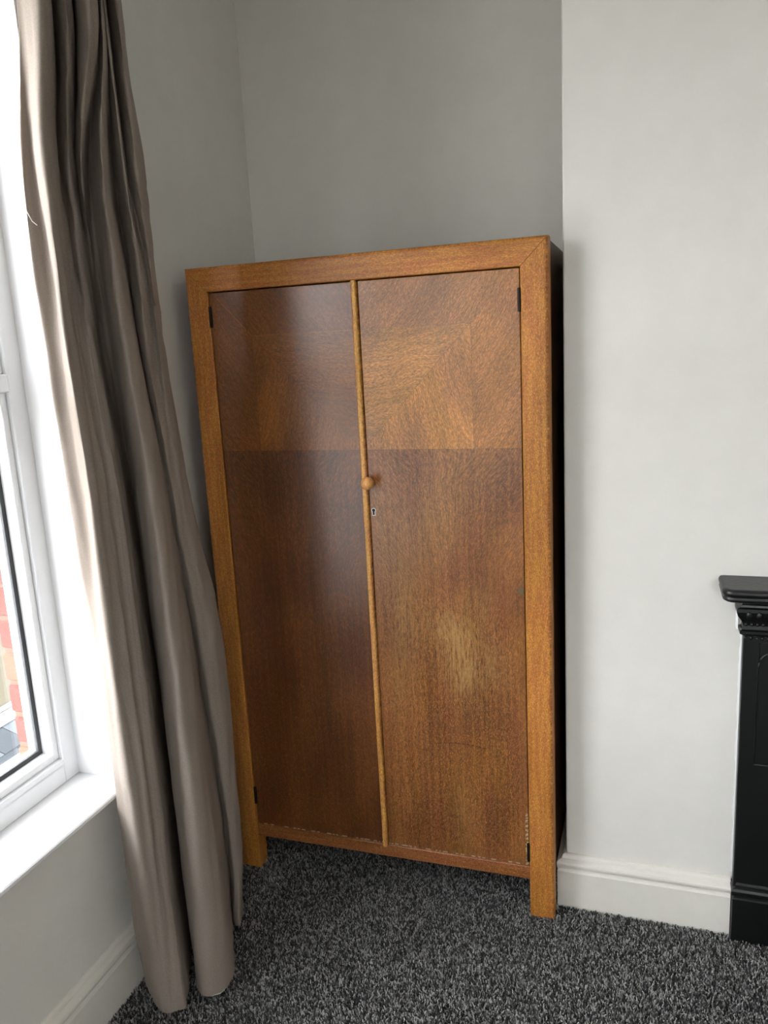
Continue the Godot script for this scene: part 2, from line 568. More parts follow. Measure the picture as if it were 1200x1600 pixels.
func build_bricks(wl: Node3D, xin: float, xout: float) -> void:
	# the outer leaf: mortar core with corner bricks turning into the window opening
	var mortar := painted(Color(0.44, 0.32, 0.25), 0.95, 0.1, 6.0, 61)
	var st := start()
	var zr := 0.448
	for q in [[WALL_B - 0.2, zr - 0.006], [WIN_Z1, WIN2_Z0], [WIN2_Z1, ROOM_F + 0.2]]:
		box(st, Vector3(xin, FLOOR_Y - 3.0, q[0]), Vector3(xout + 0.006, CEIL, q[1]))
	for q in [[zr - 0.006, WIN_Z1], [WIN2_Z0, WIN2_Z1]]:
		box(st, Vector3(xin, FLOOR_Y - 3.0, q[0]), Vector3(xout + 0.006, WIN_Y0 - 0.06, q[1]))
		box(st, Vector3(xin, WIN_Y1, q[0]), Vector3(xout + 0.006, CEIL, q[1]))
	part("mortar", done(st), mortar, wl)
	var tones := [Color(0.38, 0.16, 0.125), Color(0.405, 0.19, 0.145), Color(0.355, 0.15, 0.12), Color(0.38, 0.22, 0.17), Color(0.42, 0.30, 0.21)]
	var bm := []
	for i in tones.size():
		bm.append(painted(tones[i], 0.9, 0.12, 8.0, 70 + i))
	var mh := box_mesh(Vector3(0, 0, 0), Vector3(-0.1025, 0.070, -0.215), 0.006)
	var ms := box_mesh(Vector3(0, 0, 0), Vector3(-0.1025, 0.070, -0.1025), 0.006)
	var rng := RandomNumberGenerator.new()
	rng.seed = 5
	for c in 25:
		var y := 0.455 + c * 0.0815 - 0.03
		var b := part("brick", mh if c % 2 == 0 else ms, bm[[0, 1, 0, 4, 3, 2, 1, 0, 2, 1][(c * 3 + c / 4) % 10]], wl, Vector3(xin + rng.randf_range(-0.002, 0.002), y, zr + rng.randf_range(-0.002, 0.002)))
		b.rotation.y = rng.randf_range(-0.01, 0.01)

# ------------------------------------------------------------------ the window
func ring(st: SurfaceTool, z0: float, z1: float, y0: float, y1: float, w: float, xa: float, xb: float, c := 0.002) -> void:
	box(st, Vector3(xa, y0, z0), Vector3(xb, y1, z0 + w), c)
	box(st, Vector3(xa, y0, z1 - w), Vector3(xb, y1, z1), c)
	box(st, Vector3(xa, y0, z0 + w - 0.001), Vector3(xb, y0 + w, z1 - w + 0.001), c)
	box(st, Vector3(xa, y1 - w, z0 + w - 0.001), Vector3(xb, y1, z1 - w + 0.001), c)

# a sloping glazing bead round a light
func bead(st: SurfaceTool, z0: float, z1: float, y0: float, y1: float, w: float, xa: float, xb: float) -> void:
	var o := [Vector3(xa, y0, z0), Vector3(xa, y0, z1), Vector3(xa, y1, z1), Vector3(xa, y1, z0)]
	var i := [Vector3(xb, y0 + w, z0 + w), Vector3(xb, y0 + w, z1 - w), Vector3(xb, y1 - w, z1 - w), Vector3(xb, y1 - w, z0 + w)]
	for k in 4:
		var k2 := (k + 1) % 4
		face(st, [o[k], o[k2], i[k2], i[k]], Vector3.RIGHT)
		face(st, [o[k] + Vector3(xb - xa, 0, 0), o[k2] + Vector3(xb - xa, 0, 0), i[k2], i[k]], Vector3.LEFT)
		face(st, [o[k], o[k2], o[k2] + Vector3(xb - xa, 0, 0), o[k] + Vector3(xb - xa, 0, 0)], Vector3.UP)

func build_window(called: String, z0: float, z1: float, label: String) -> Node3D:
	var root := Node3D.new()
	root.name = called
	add_child(root)
	tag(root, label, "window", "structure")
	var fx := -1.30
	var y0 := 0.522
	var y1 := WIN_Y1
	var ym := 1.456
	var fw := 0.0475
	var st := start()
	ring(st, z0, z1, y0, y1, fw, fx, fx - 0.07, 0.002)
	box(st, Vector3(fx, y0 + fw - 0.005, z0 + fw - 0.002), Vector3(fx - 0.07, 0.582, z1 - fw + 0.002), 0.002)
	box(st, Vector3(fx, ym - 0.019, z0 + fw - 0.002), Vector3(fx - 0.07, ym + 0.019, z1 - fw + 0.002), 0.002)
	part("frame", done(st), mats.upvc, root)
	for q in [[0.582, ym - 0.019], [ym + 0.019, y1 - fw]]:
		var a: float = q[0]
		var b: float = q[1]
		var s0 := z0 + fw
		var s1 := z1 - fw
		st = start()
		ring(st, s0, s1, a, b, 0.0185, fx - 0.010, fx - 0.066, 0.002)
		var sash := part("sash", done(st), mats.upvc, root)
		st = start()
		bead(st, s0 + 0.018, s1 - 0.018, a + 0.018, b - 0.018, 0.004, fx - 0.011, fx - 0.036)
		part("glazing_bead", done(st), mats.upvc, sash)
		st = start()
		ring(st, s0 + 0.016, s1 - 0.016, a + 0.016, b - 0.016, 0.0165, fx - 0.037, fx - 0.043, 0.0)
		part("gasket", done(st), mats.gasket, sash)
		st = start()
		ring(st, s0 + 0.016, s1 - 0.016, a + 0.016, b - 0.016, 0.0135, fx - 0.052, fx - 0.070, 0.002)
		part("outer_bead", done(st), mats.upvc, sash)
		part("pane", box_mesh(Vector3(fx - 0.038, a + 0.016, s0 + 0.016), Vector3(fx - 0.042, b - 0.016, s1 - 0.016)), mats.glass, sash)
	# board along the bottom of the reveal, its nose running past the opening
	st = start()
	box(st, Vector3(-1.15, y0 - 0.013, z0 - 0.045), Vector3(WALL_L - 0.001, y0, z1 + 0.045), 0.003)
	box(st, Vector3(WALL_L + 0.004, y0 - 0.013, z0 + 0.001), Vector3(fx - 0.062, y0 - 0.0005, z1 - 0.001), 0.0)
	part("window_sill", done(st), mats.sill, root)
	st = start()
	box(st, Vector3(fx - 0.07, 0.43, z0 + 0.022), Vector3(fx - 0.23, 0.50, z1 - 0.003), 0.004)
	part("outer_sill", done(st), mats.stone, root)
	st = start()
	for zz in [z0, z1 - 0.003]:
		box(st, Vector3(WALL_L - 0.001, y0, zz), Vector3(fx, y1, zz + 0.003), 0.001)
	part("reveal_lining", done(st), mats.sill, root)
	return root

func build_outside() -> void:
	var root := thing("outbuilding", Vector3(-5.2, -3.4, -3.0), "pale pebbledash outbuilding with grey slate lean-to roof outside the window", "building")
	var dash := painted(Color(0.40, 0.375, 0.31), 0.95, 0.5, 10.0, 41)
	part("wall", box_mesh(Vector3(-0.3, 0, -2.2), Vector3(0, 3.35, 2.2), 0.01), dash, root)
	part("coping", box_mesh(Vector3(-0.36, 3.35, -2.25), Vector3(0.06, 3.42, 2.25), 0.01), mats.skirting, root)
	part("lower_wall", box_mesh(Vector3(1.55, 0, -2.2), Vector3(1.7, 1.32, 2.2), 0.01), dash, root)
	var slate := [painted(Color(0.17, 0.19, 0.21), 0.55, 0.1, 9.0, 43), painted(Color(0.21, 0.23, 0.25), 0.55, 0.1, 9.0, 44), painted(Color(0.27, 0.29, 0.31), 0.5, 0.1, 9.0, 45)]
	var sm := box_mesh(Vector3(0, 0, 0), Vector3(0.36, 0.012, 0.245), 0.003)
	var rng := RandomNumberGenerator.new()
	rng.seed = 4
	for r in 8:
		for c in 17:
			var o := part("slate", sm, slate[rng.randi() % 3], root, Vector3(0.0 + r * 0.21, 1.95 - r * 0.075 + 0.02, -2.15 + c * 0.25 + (0.12 if r % 2 else 0.0)))
			o.rotation.z = -0.33 + 0.03
	part("flashing", box_mesh(Vector3(0, 1.96, -2.2), Vector3(0.10, 2.03, 2.2), 0.01), mats.sill, root)
	var st := start()
	for k in 3:
		box(st, Vector3(0.02 + k * 0.5, 2.06 - k * 0.17, -2.2), Vector3(0.05 + k * 0.5, 2.09 - k * 0.17, 2.2), 0.004)
	part("roof_batten", done(st), mats.sill, root)
	structure("ground", box_mesh(Vector3(-30, -3.6, -30), Vector3(-1.5, -3.4, 30)), painted(Color(0.77, 0.76, 0.74), 0.9, 0.1, 2.0, 47), "pale paved ground outside the window", "ground")

# ------------------------------------------------------------------ the wardrobe
func with_uv(mesh: ArrayMesh, f: Callable) -> ArrayMesh:
	var a := mesh.surface_get_arrays(0)
	var v: PackedVector3Array = a[Mesh.ARRAY_VERTEX]
	var uv: PackedVector2Array = a[Mesh.ARRAY_TEX_UV]
	for i in v.size():
		uv[i] = f.call(v[i])
	a[Mesh.ARRAY_TEX_UV] = uv
	var m := ArrayMesh.new()
	m.add_surface_from_arrays(Mesh.PRIMITIVE_TRIANGLES, a)
	return m

const HALF := 0.460
const TALL := 1.720

# one bar of the face frame: (u across from the outer edge, z) run between two ends that may be mitred
func frame_bar(prof: Array, place: Callable, uv: Callable) -> ArrayMesh:
	var st := start()
	var mid: Vector3 = (place.call(prof[0], 0) + place.call(prof[3], 1)) * 0.5
	for i in prof.size():
		var j := (i + 1) % prof.size()
		var pts := [place.call(prof[i], 0), place.call(prof[j], 0), place.call(prof[j], 1), place.call(prof[i], 1)]
		var us := [uv.call(pts[0], prof[i]), uv.call(pts[1], prof[j]), uv.call(pts[2], prof[j]), uv.call(pts[3], prof[i])]
		var out: Vector3 = (pts[0] + pts[1] + pts[2] + pts[3]) * 0.25 - mid
		var along: Vector3 = (pts[2] - pts[1]).normalized()
		face(st, pts, out - along * out.dot(along), 1 if i < 5 else -1, us)
	for e in 2:
		var cap := []
		var us := []
		for q in prof:
			cap.append(place.call(q, e))
			us.append(uv.call(cap[-1], q))
		var mid_e := Vector3.ZERO
		for p in cap:
			mid_e += p / cap.size()
		face(st, cap, mid_e - mid, -1, us)
	return done(st)

func build_wardrobe() -> void:
	var root := thing("wardrobe", Vector3(-0.682, FLOOR_Y, 0), "tall brown oak veneer double wardrobe with a worn finish standing in the alcove", "wardrobe")
	var d := 0.045
	var w := 0.062
	var r := 0.009
	var prof := []
	for k in 6:
		var a := k * PI / 10.0
		prof.append(Vector2(r - r * cos(a), -r + r * sin(a)))
	prof.append_array([Vector2(w - 0.002, 0), Vector2(w, -0.002), Vector2(w, -d), Vector2(0, -d)])
	for s in [-1.0, 1.0]:
		var place := func(q, e): return Vector3(s * (HALF - q.x), 0.0 if e == 0 else TALL - q.x - 0.0011, q.y)
		var uv := func(p, q): return Vector2(q.x - q.y + (0.0 if s > 0 else 0.1), TALL - p.y)
		var stile := part("stile", frame_bar(prof, place, uv), mats.stile, root)
		if s > 0:
			stile.set_meta("label", "orange oak upright with pale nicks near its foot")
	var place_t := func(q, e): return Vector3((-1.0 if e == 0 else 1.0) * (HALF - q.x), TALL - q.x, q.y)
	var uv_t := func(p, q): return Vector2(q.x - q.y + 0.3, p.x + 0.6)
	part("top_rail", frame_bar(prof, place_t, uv_t), mats.frame, root)
	var iw := HALF - w
	var st := start()
	box(st, Vector3(-iw - 0.001, 0.110, -0.002), Vector3(iw + 0.001, 0.1475, -0.022), 0.0025)
	part("bottom_rail", with_uv(done(st), func(p): return Vector2(p.y * 0.8 + 0.02 - p.z, p.x + 0.5)), mats.rail, root)
	# doors
	var y0 := DOOR_Y0
	var y1 := DOOR_Y0 + DOOR_H
	var zf := -0.0035
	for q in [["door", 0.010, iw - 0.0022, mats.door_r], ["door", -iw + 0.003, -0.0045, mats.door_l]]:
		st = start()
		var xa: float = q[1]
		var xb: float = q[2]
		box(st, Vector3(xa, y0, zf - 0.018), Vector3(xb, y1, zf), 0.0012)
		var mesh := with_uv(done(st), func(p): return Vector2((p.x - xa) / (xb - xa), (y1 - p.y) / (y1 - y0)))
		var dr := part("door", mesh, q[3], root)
		if xa > 0.0:
			dr.set_meta("label", "quarter-matched veneer door with pale worn patches and keyhole")
			build_knob(dr)
			build_keyhole(dr, Vector3(0.0190, 1.0915, zf))
			for hy in [1.586, 0.190]:
				build_hinge(dr, Vector3(xb - 0.001, hy, zf), 1.0)
		else:
			dr.set_meta("label", "quarter-matched veneer door with meeting strip")
			for hy in [1.596, 0.242]:
				build_hinge(dr, Vector3(xa + 0.001, hy, zf), -1.0)
			# half-round strip covering the meeting of the doors
			st = start()
			var pr := []
			for k in 9:
				var a := PI - k * PI / 8.0
				pr.append(Vector2(0.0065 * cos(a), zf + 0.001 + 0.0085 * pow(maxf(sin(a), 0.0), 0.4)))
			pr.append(Vector2(0.0065, zf - 0.012))
			pr.append(Vector2(-0.0045, zf - 0.012))
			for i in pr.size():
				var j := (i + 1) % pr.size()
				var pts := [Vector3(pr[i].x, y0 - 0.004, pr[i].y), Vector3(pr[j].x, y0 - 0.004, pr[j].y), Vector3(pr[j].x, y1 + 0.002, pr[j].y), Vector3(pr[i].x, y1 + 0.002, pr[i].y)]
				var m2: Vector2 = (pr[i] + pr[j]) * 0.5 - Vector2(0, zf)
				face(st, pts, Vector3(m2.x, 0, m2.y), 1 if i < 8 else -1, [Vector2(pr[i].x + 0.03, y1 - y0), Vector2(pr[j].x + 0.03, y1 - y0), Vector2(pr[j].x + 0.03, 0), Vector2(pr[i].x + 0.03, 0)])
			for yy in [y0 - 0.004, y1 + 0.002]:
				var cap := []
				for p in pr:
					cap.append(Vector3(p.x, yy, p.y))
				face(st, cap, Vector3(0, yy - 0.8, 0))
			part("meeting_strip", done(st), mats.strip, dr)
	# carcass
	for s in [-1.0, 1.0]:
		st = start()
		box(st, Vector3(s * (HALF - 0.003), 0.095, -d + 0.002), Vector3(s * (HALF - 0.019), TALL - 0.004, -0.455), 0.001)
		part("side_panel", done(st), mats.carcass, root)
		st = start()
		box(st, Vector3(s * (HALF - 0.003), 0.0, -0.41), Vector3(s * (HALF - 0.045), 0.12, -0.455), 0.002)
		part("back_foot", done(st), mats.carcass, root)
	part("top_panel", box_mesh(Vector3(-HALF + 0.019, TALL - 0.02, -d + 0.003), Vector3(HALF - 0.019, TALL - 0.004, -0.455)), mats.carcass, root)
	part("base_panel", box_mesh(Vector3(-HALF + 0.019, 0.118, -0.023), Vector3(HALF - 0.019, 0.134, -0.455)), mats.carcass, root)
	part("back_panel", box_mesh(Vector3(-HALF + 0.019, 0.118, -0.449), Vector3(HALF - 0.019, TALL - 0.02, -0.455)), mats.carcass, root)

func build_knob(parent: Node) -> void:
	var st := start()
	var pr := [Vector2(0.0001, 0.0), Vector2(0.0085, 0.0), Vector2(0.0085, 0.002), Vector2(0.0065, 0.006), Vector2(0.0068, 0.011)]
	for k in 10:
		var a := 0.35 + k * (PI - 0.35) / 9.0
		pr.append(Vector2(maxf(0.0166 * sin(a), 0.0001), 0.0265 - 0.0150 * cos(a)))
	lathe(st, pr, Vector3(0.0155, 1.169, -0.0035), Vector3.BACK, 28)
	var m := with_uv(done(st), func(p): return Vector2(p.x + 0.25, p.y * 0.9 + p.z))
	var k := part("knob", m, mats.strip, parent)
	k.set_meta("label", "small round turned wooden knob")

func keyhole_outline(grow: float) -> Array:
	var out := []
	var rr := 0.0042 + grow
	var hw := 0.0024 + grow
	var a0 := asin(hw / rr) if hw < rr else PI / 2
	for k in 15:
		var a: float = -PI / 2 + a0 + k * (TAU - 2.0 * a0) / 14.0
		out.append(Vector2(rr * cos(a), 0.004 + rr * sin(a)))
	out.append(Vector2(-hw, -0.008 - grow))
	out.append(Vector2(hw, -0.008 - grow))
	return out

func build_keyhole(parent: Node, at: Vector3) -> void:
	var o := keyhole_outline(0.0022)
	var n := keyhole_outline(0.0)
	var st := start()
	for i in o.size():
		var j := (i + 1) % o.size()
		var v := func(q: Vector2, z: float): return at + Vector3(q.x, q.y, z)
		face(st, [v.call(o[i], 0.001), v.call(o[j], 0.001), v.call(n[j], 0.001), v.call(n[i], 0.001)], Vector3.BACK)
		face(st, [v.call(o[i], 0.0), v.call(o[j], 0.0), v.call(o[j], 0.001), v.call(o[i], 0.001)], Vector3(o[i].x, o[i].y, 0))
		face(st, [v.call(n[i], 0.0), v.call(n[j], 0.0), v.call(n[j], 0.001), v.call(n[i], 0.001)], -Vector3(n[i].x, n[i].y, 0))
	var e := part("escutcheon", done(st), mats.nickel, parent)
	e.set_meta("label", "bright metal keyhole surround")
	st = start()
	var c := Vector3.ZERO
	for i in n.size():
		var j := (i + 1) % n.size()
		face(st, [at + Vector3(0, 0, 0.0003), at + Vector3(n[i].x, n[i].y, 0.0003), at + Vector3(n[j].x, n[j].y, 0.0003)], Vector3.BACK)
	part("keyhole", done(st), mats.hole, parent)

func build_hinge(parent: Node, at: Vector3, s: float) -> void:
	var st := start()
	lathe(st, [Vector2(0.0001, -0.026), Vector2(0.0034, -0.026), Vector2(0.0036, -0.025), Vector2(0.0036, 0.025), Vector2(0.0034, 0.026), Vector2(0.0001, 0.026)], at + Vector3(s * 0.0005, 0, 0.0022), Vector3.UP, 12)
	box(st, at + Vector3(0.0, -0.025, 0.0), at + Vector3(-s * 0.004, 0.025, 0.0012), 0.0004)
	part("hinge", done(st), mats.steel_dark, parent)

# ------------------------------------------------------------------ the curtain
# plan of the hanging folds at six and more heights: [y, [x, z, x, z ...]] from the window edge to the room edge
const FOLDS := [
	[2.43, [-1.143, 0.455, -1.143, 0.48, -1.129, 0.489, -1.063, 0.527, -1.064, 0.491, -1.142, 0.388, -1.097, 0.428, -1.06, 0.451, -1.07, 0.421, -1.118, 0.357, -1.068, 0.408, -1.015, 0.443, -1.021, 0.411, -1.056, 0.362, -1.059, 0.354, -1.04, 0.371, -1.045, 0.357, -1.068, 0.323, -1.054, 0.338, -1.058, 0.328, -1.107, 0.253, -1.051, 0.299, -1.071, 0.252, -1.097, 0.231]],
	[2.146, [-1.143, 0.455, -1.143, 0.48, -1.129, 0.489, -1.063, 0.527, -1.064, 0.491, -1.142, 0.388, -1.097, 0.428, -1.06, 0.451, -1.07, 0.421, -1.118, 0.357, -1.068, 0.408, -1.015, 0.443, -1.021, 0.411, -1.056, 0.362, -1.059, 0.354, -1.04, 0.371, -1.045, 0.357, -1.068, 0.323, -1.054, 0.338, -1.058, 0.328, -1.107, 0.253, -1.051, 0.299, -1.071, 0.252, -1.097, 0.231]],
	[1.878, [-1.143, 0.499, -1.143, 0.526, -1.136, 0.507, -1.081, 0.541, -1.089, 0.497, -1.143, 0.428, -1.139, 0.422, -1.109, 0.438, -1.113, 0.415, -1.143, 0.372, -1.113, 0.403, -1.083, 0.431, -1.098, 0.405, -1.122, 0.36, -1.082, 0.383, -1.051, 0.41, -1.061, 0.38, -1.104, 0.3, -1.063, 0.333, -1.045, 0.344, -1.068, 0.299, -1.025, 0.329, -1.056, 0.253, -1.086, 0.223]],
	[1.67, [-1.143, 0.512, -1.143, 0.536, -1.122, 0.515, -1.081, 0.541, -1.094, 0.501, -1.118, 0.456, -1.131, 0.429, -1.117, 0.431, -1.115, 0.417, -1.128, 0.389, -1.142, 0.363, -1.143, 0.353, -1.143, 0.343, -1.126, 0.351, -1.087, 0.387, -1.042, 0.422, -1.048, 0.383, -1.099, 0.297, -1.074, 0.316, -1.04, 0.34, -1.049, 0.297, -1.031, 0.309, -1.057, 0.254, -1.087, 0.224]],
	[1.521, [-1.143, 0.501, -1.143, 0.528, -1.121, 0.52, -1.083, 0.542, -1.09, 0.504, -1.098, 0.479, -1.107, 0.454, -1.1, 0.449, -1.099, 0.436, -1.115, 0.405, -1.142, 0.362, -1.143, 0.35, -1.143, 0.337, -1.122, 0.348, -1.086, 0.386, -1.035, 0.423, -1.04, 0.378, -1.071, 0.326, -1.061, 0.331, -1.037, 0.344, -1.05, 0.298, -1.035, 0.3, -1.059, 0.243, -1.083, 0.221]],
	[1.229, [-1.143, 0.496, -1.143, 0.526, -1.111, 0.519, -1.074, 0.542, -1.072, 0.509, -1.073, 0.491, -1.079, 0.471, -1.074, 0.462, -1.073, 0.448, -1.096, 0.403, -1.127, 0.352, -1.143, 0.321, -1.143, 0.311, -1.107, 0.349, -1.071, 0.388, -1.016, 0.422, -1.018, 0.374, -1.053, 0.312, -1.055, 0.301, -1.041, 0.304, -1.04, 0.285, -1.037, 0.27, -1.051, 0.225, -1.07, 0.211]],
	[0.785, [-1.143, 0.471, -1.143, 0.498, -1.115, 0.522, -1.071, 0.545, -1.06, 0.519, -1.055, 0.509, -1.06, 0.488, -1.055, 0.478, -1.056, 0.461, -1.078, 0.415, -1.108, 0.363, -1.139, 0.311, -1.139, 0.299, -1.091, 0.362, -1.057, 0.402, -0.996, 0.432, -0.995, 0.375, -1.04, 0.291, -1.057, 0.254, -1.031, 0.266, -1.018, 0.25, -1.013, 0.228, -1.022, 0.179, -1.035, 0.174]],
	[0.217, [-1.143, 0.459, -1.143, 0.495, -1.121, 0.514, -1.064, 0.547, -1.046, 0.534, -1.039, 0.526, -1.039, 0.512, -1.035, 0.501, -1.035, 0.485, -1.058, 0.44, -1.092, 0.378, -1.126, 0.316, -1.126, 0.304, -1.075, 0.376, -1.027, 0.441, -0.973, 0.456, -0.958, 0.402, -1.002, 0.311, -1.043, 0.23, -1.02, 0.244, -1.011, 0.237, -1.009, 0.223, -1.019, 0.187, -1.04, 0.165]],
	[0.02, [-1.143, 0.45, -1.142, 0.483, -1.103, 0.519, -1.058, 0.548, -1.03, 0.549, -1.023, 0.545, -1.016, 0.54, -1.009, 0.534, -1.006, 0.523, -1.033, 0.468, -1.072, 0.398, -1.11, 0.327, -1.111, 0.316, -1.067, 0.382, -1.003, 0.471, -0.961, 0.478, -0.938, 0.427, -0.98, 0.343, -1.042, 0.241, -1.027, 0.254, -1.019, 0.255, -1.012, 0.25, -1.027, 0.205, -1.052, 0.173]],
]

func catmull(a: float, b: float, c: float, d: float, t: float) -> float:
	return 0.5 * (2.0 * b + (c - a) * t + (2.0 * a - 5.0 * b + 4.0 * c - d) * t * t + (3.0 * b - a - 3.0 * c + d) * t * t * t)

func fold_row(y: float) -> Array:      # the 24 plan points at height y
	var n := FOLDS.size()
	var k := 0
	while k < n - 2 and y < FOLDS[k + 1][0]:
		k += 1
	var ya: float = FOLDS[k][0]
	var yb: float = FOLDS[k + 1][0]
	var t := clampf((ya - y) / (ya - yb), 0.0, 1.0)
	var out := []
	for i in 24:
		var q := []
		for c in 2:
			var p0: float = FOLDS[maxi(k - 1, 0)][1][i * 2 + c]
			var p1: float = FOLDS[k][1][i * 2 + c]
			var p2: float = FOLDS[k + 1][1][i * 2 + c]
			var p3: float = FOLDS[mini(k + 2, n - 1)][1][i * 2 + c]
			var m1 := (p2 - p0) * 0.4
			var m2 := (p3 - p1) * 0.4
			var t2 := t * t
			var t3 := t2 * t
			q.append((2 * t3 - 3 * t2 + 1) * p1 + (t3 - 2 * t2 + t) * m1 + (-2 * t3 + 3 * t2) * p2 + (t3 - t2) * m2)
		out.append(Vector2(maxf(q[0], -1.144), q[1]))
	out[0] = Vector2(-1.143, out[1].y - 0.045)
	return out

func curtain_sheet(back: float, y_top: float, rows: int, drop: Callable) -> ArrayMesh:
	var sub := 8
	var grid := []
	for r in rows + 1:
		var t := float(r) / rows
		var line := []
		var y0 := lerpf(y_top, 0.014, t)
		var c := fold_row(y0)
		for i in 23:
			for k in sub + (1 if i == 22 else 0):
				var u := float(k) / sub
				var p := Vector2.ZERO
				for a in 2:
					p[a] = catmull(c[maxi(i - 1, 0)][a], c[i][a], c[i + 1][a], c[mini(i + 2, 23)][a], u)
				line.append(p)
		var pts := []
		var arc := 0.0
		for j in line.size():
			if j > 0:
				arc += line[j].distance_to(line[j - 1])
			var tn: Vector2 = (line[mini(j + 1, line.size() - 1)] - line[maxi(j - 1, 0)]).normalized()
			var nn := Vector2(-tn.y, tn.x)
			var uu := float(j) / sub
			var crease := 0.0024 * n_a.get_noise_2d(arc * 22.0, y0 * 2.2) + 0.0009 * n_b.get_noise_2d(arc * 45.0, y0 * 8.0)
			var p: Vector2 = line[j] + nn * (crease - back)
			var dy: float = drop.call(uu) * clampf((0.10 - y0) / 0.08, 0.0, 1.0)
			pts.append(Vector3(maxf(p.x, -1.146), y0 - dy, p.y))
		grid.append(pts)
	var st := start()
	st.set_smooth_group(1)
	var run := [0.0]
	for j in range(1, grid[rows - 1].size()):
		run.append(run[-1] + grid[rows - 1][j].distance_to(grid[rows - 1][j - 1]))
	for r in rows:
		for j in grid[r].size() - 1:
			for q in [[0, 0], [0, 1], [1, 1], [0, 0], [1, 1], [1, 0]]:
				st.set_uv(Vector2(run[j + q[1]], -grid[r + q[0]][j].y))
				st.add_vertex(grid[r + q[0]][j + q[1]])
	return done(st)

func build_curtain() -> void:
	var base := Vector3(-1.05, FLOOR_Y, 0.38)
	var root := thing("curtain", base, "full length taupe fabric curtain hanging in folds beside the window", "curtain")
	part("fabric", curtain_sheet(0.0, 2.42, 96, func(_u): return 0.0), mats.cloth, root, -base)
	var ln := part("hem_lining", curtain_sheet(0.003, 0.16, 8, func(u): return 0.007 * clampf(1.0 - absf(u - 15.3) / 1.3, 0.0, 1.0) * 1.4 - 0.004), mats.lining, root, -base)
	ln.set_meta("label", "white curtain lining showing at the hem")
	var st := start()
	tube(st, [Vector3(-1.105, 1.797, 0.578), Vector3(-1.105, 1.783, 0.582), Vector3(-1.105, 1.769, 0.575), Vector3(-1.105, 1.754, 0.565), Vector3(-1.105, 1.748, 0.553)], 0.0008, 6)
	var th := part("loose_thread", done(st), mats.lining, root, -base)
	th.set_meta("label", "loose pale thread on the curtain edge")
	var pole := thing("curtain_pole", Vector3(-1.08, 2.47, 1.1), "dark metal curtain pole above the window", "curtain pole")
	st = start()
	tube(st, [Vector3(0, 0, -0.95), Vector3(0, 0, 0.95)], 0.014, 14)
	part("rod", done(st), mats.pole, pole)
	for z in [-0.85, 0.85]:
		st = start()
		tube(st, [Vector3(-0.11, 0, z), Vector3(-0.012, 0, z)], 0.008, 10)
		part("bracket", done(st), mats.pole, pole)
	for z in [-0.97, 0.97]:
		st = start()
		ball(st, Vector3(0, 0, z), Vector3.ONE * 0.024, 14)
		part("finial", done(st), mats.pole, pole)
	for k in 7:
		st = start()
		var path := []
		for a in 13:
			path.append(Vector3(0.026 * cos(a * TAU / 12.0), -0.012 + 0.026 * sin(a * TAU / 12.0), -0.87 + k * 0.045))
		tube(st, path, 0.003, 6)
		part("curtain_ring", done(st), mats.pole, pole)

# ------------------------------------------------------------------ the fireplace
# plan outlines of a block against the wall, lofted up a profile of (outset, height)
func loft_block(st: SurfaceTool, x0: float, x1: float, zb: float, zf: float, r: float, prof: Array) -> void:
	var rings := []
	for q in prof:
		var o: float = q.x
		var pts := [Vector3(x0 - o, q.y, zb)]
		var n := 6 if r > 0.0 else 0
		var rr := maxf(r + o, 0.0005)
		for k in n + 1:
			var a := PI - (k * PI / 2.0 / n if n else 0.0)
			pts.append(Vector3(x0 - o + rr + rr * cos(a), q.y, zf + o - rr + rr * sin(a)) if n else Vector3(x0 - o, q.y, zf + o))
		for k in n + 1:
			var a := PI / 2.0 - (k * PI / 2.0 / n if n else 0.0)
			pts.append(Vector3(x1 + o - rr + rr * cos(a), q.y, zf + o - rr + rr * sin(a)) if n else Vector3(x1 + o, q.y, zf + o))
		pts.append(Vector3(x1 + o, q.y, zb))
		rings.append(pts)
	var mid := Vector3((x0 + x1) * 0.5, 0, zb - 0.2)
	for i in rings.size() - 1:
		for k in rings[i].size() - 1:
			var pts := [rings[i][k], rings[i + 1][k], rings[i + 1][k + 1], rings[i][k + 1]]
			var along: Vector3 = (pts[3] - pts[0]).normalized()
			var t: Vector3 = pts[1] - pts[0]
			var out := Vector3(along.z, 0, -along.x)
			if out.dot((pts[0] + pts[3]) * 0.5 - mid) < 0.0:
				out = -out
			var nrm := out * t.y - Vector3.UP * (t.dot(out))
			face(st, pts, nrm, 1 if r > 0.0 else -1)
	face(st, rings[0], Vector3.DOWN)
	face(st, rings[-1], Vector3.UP)

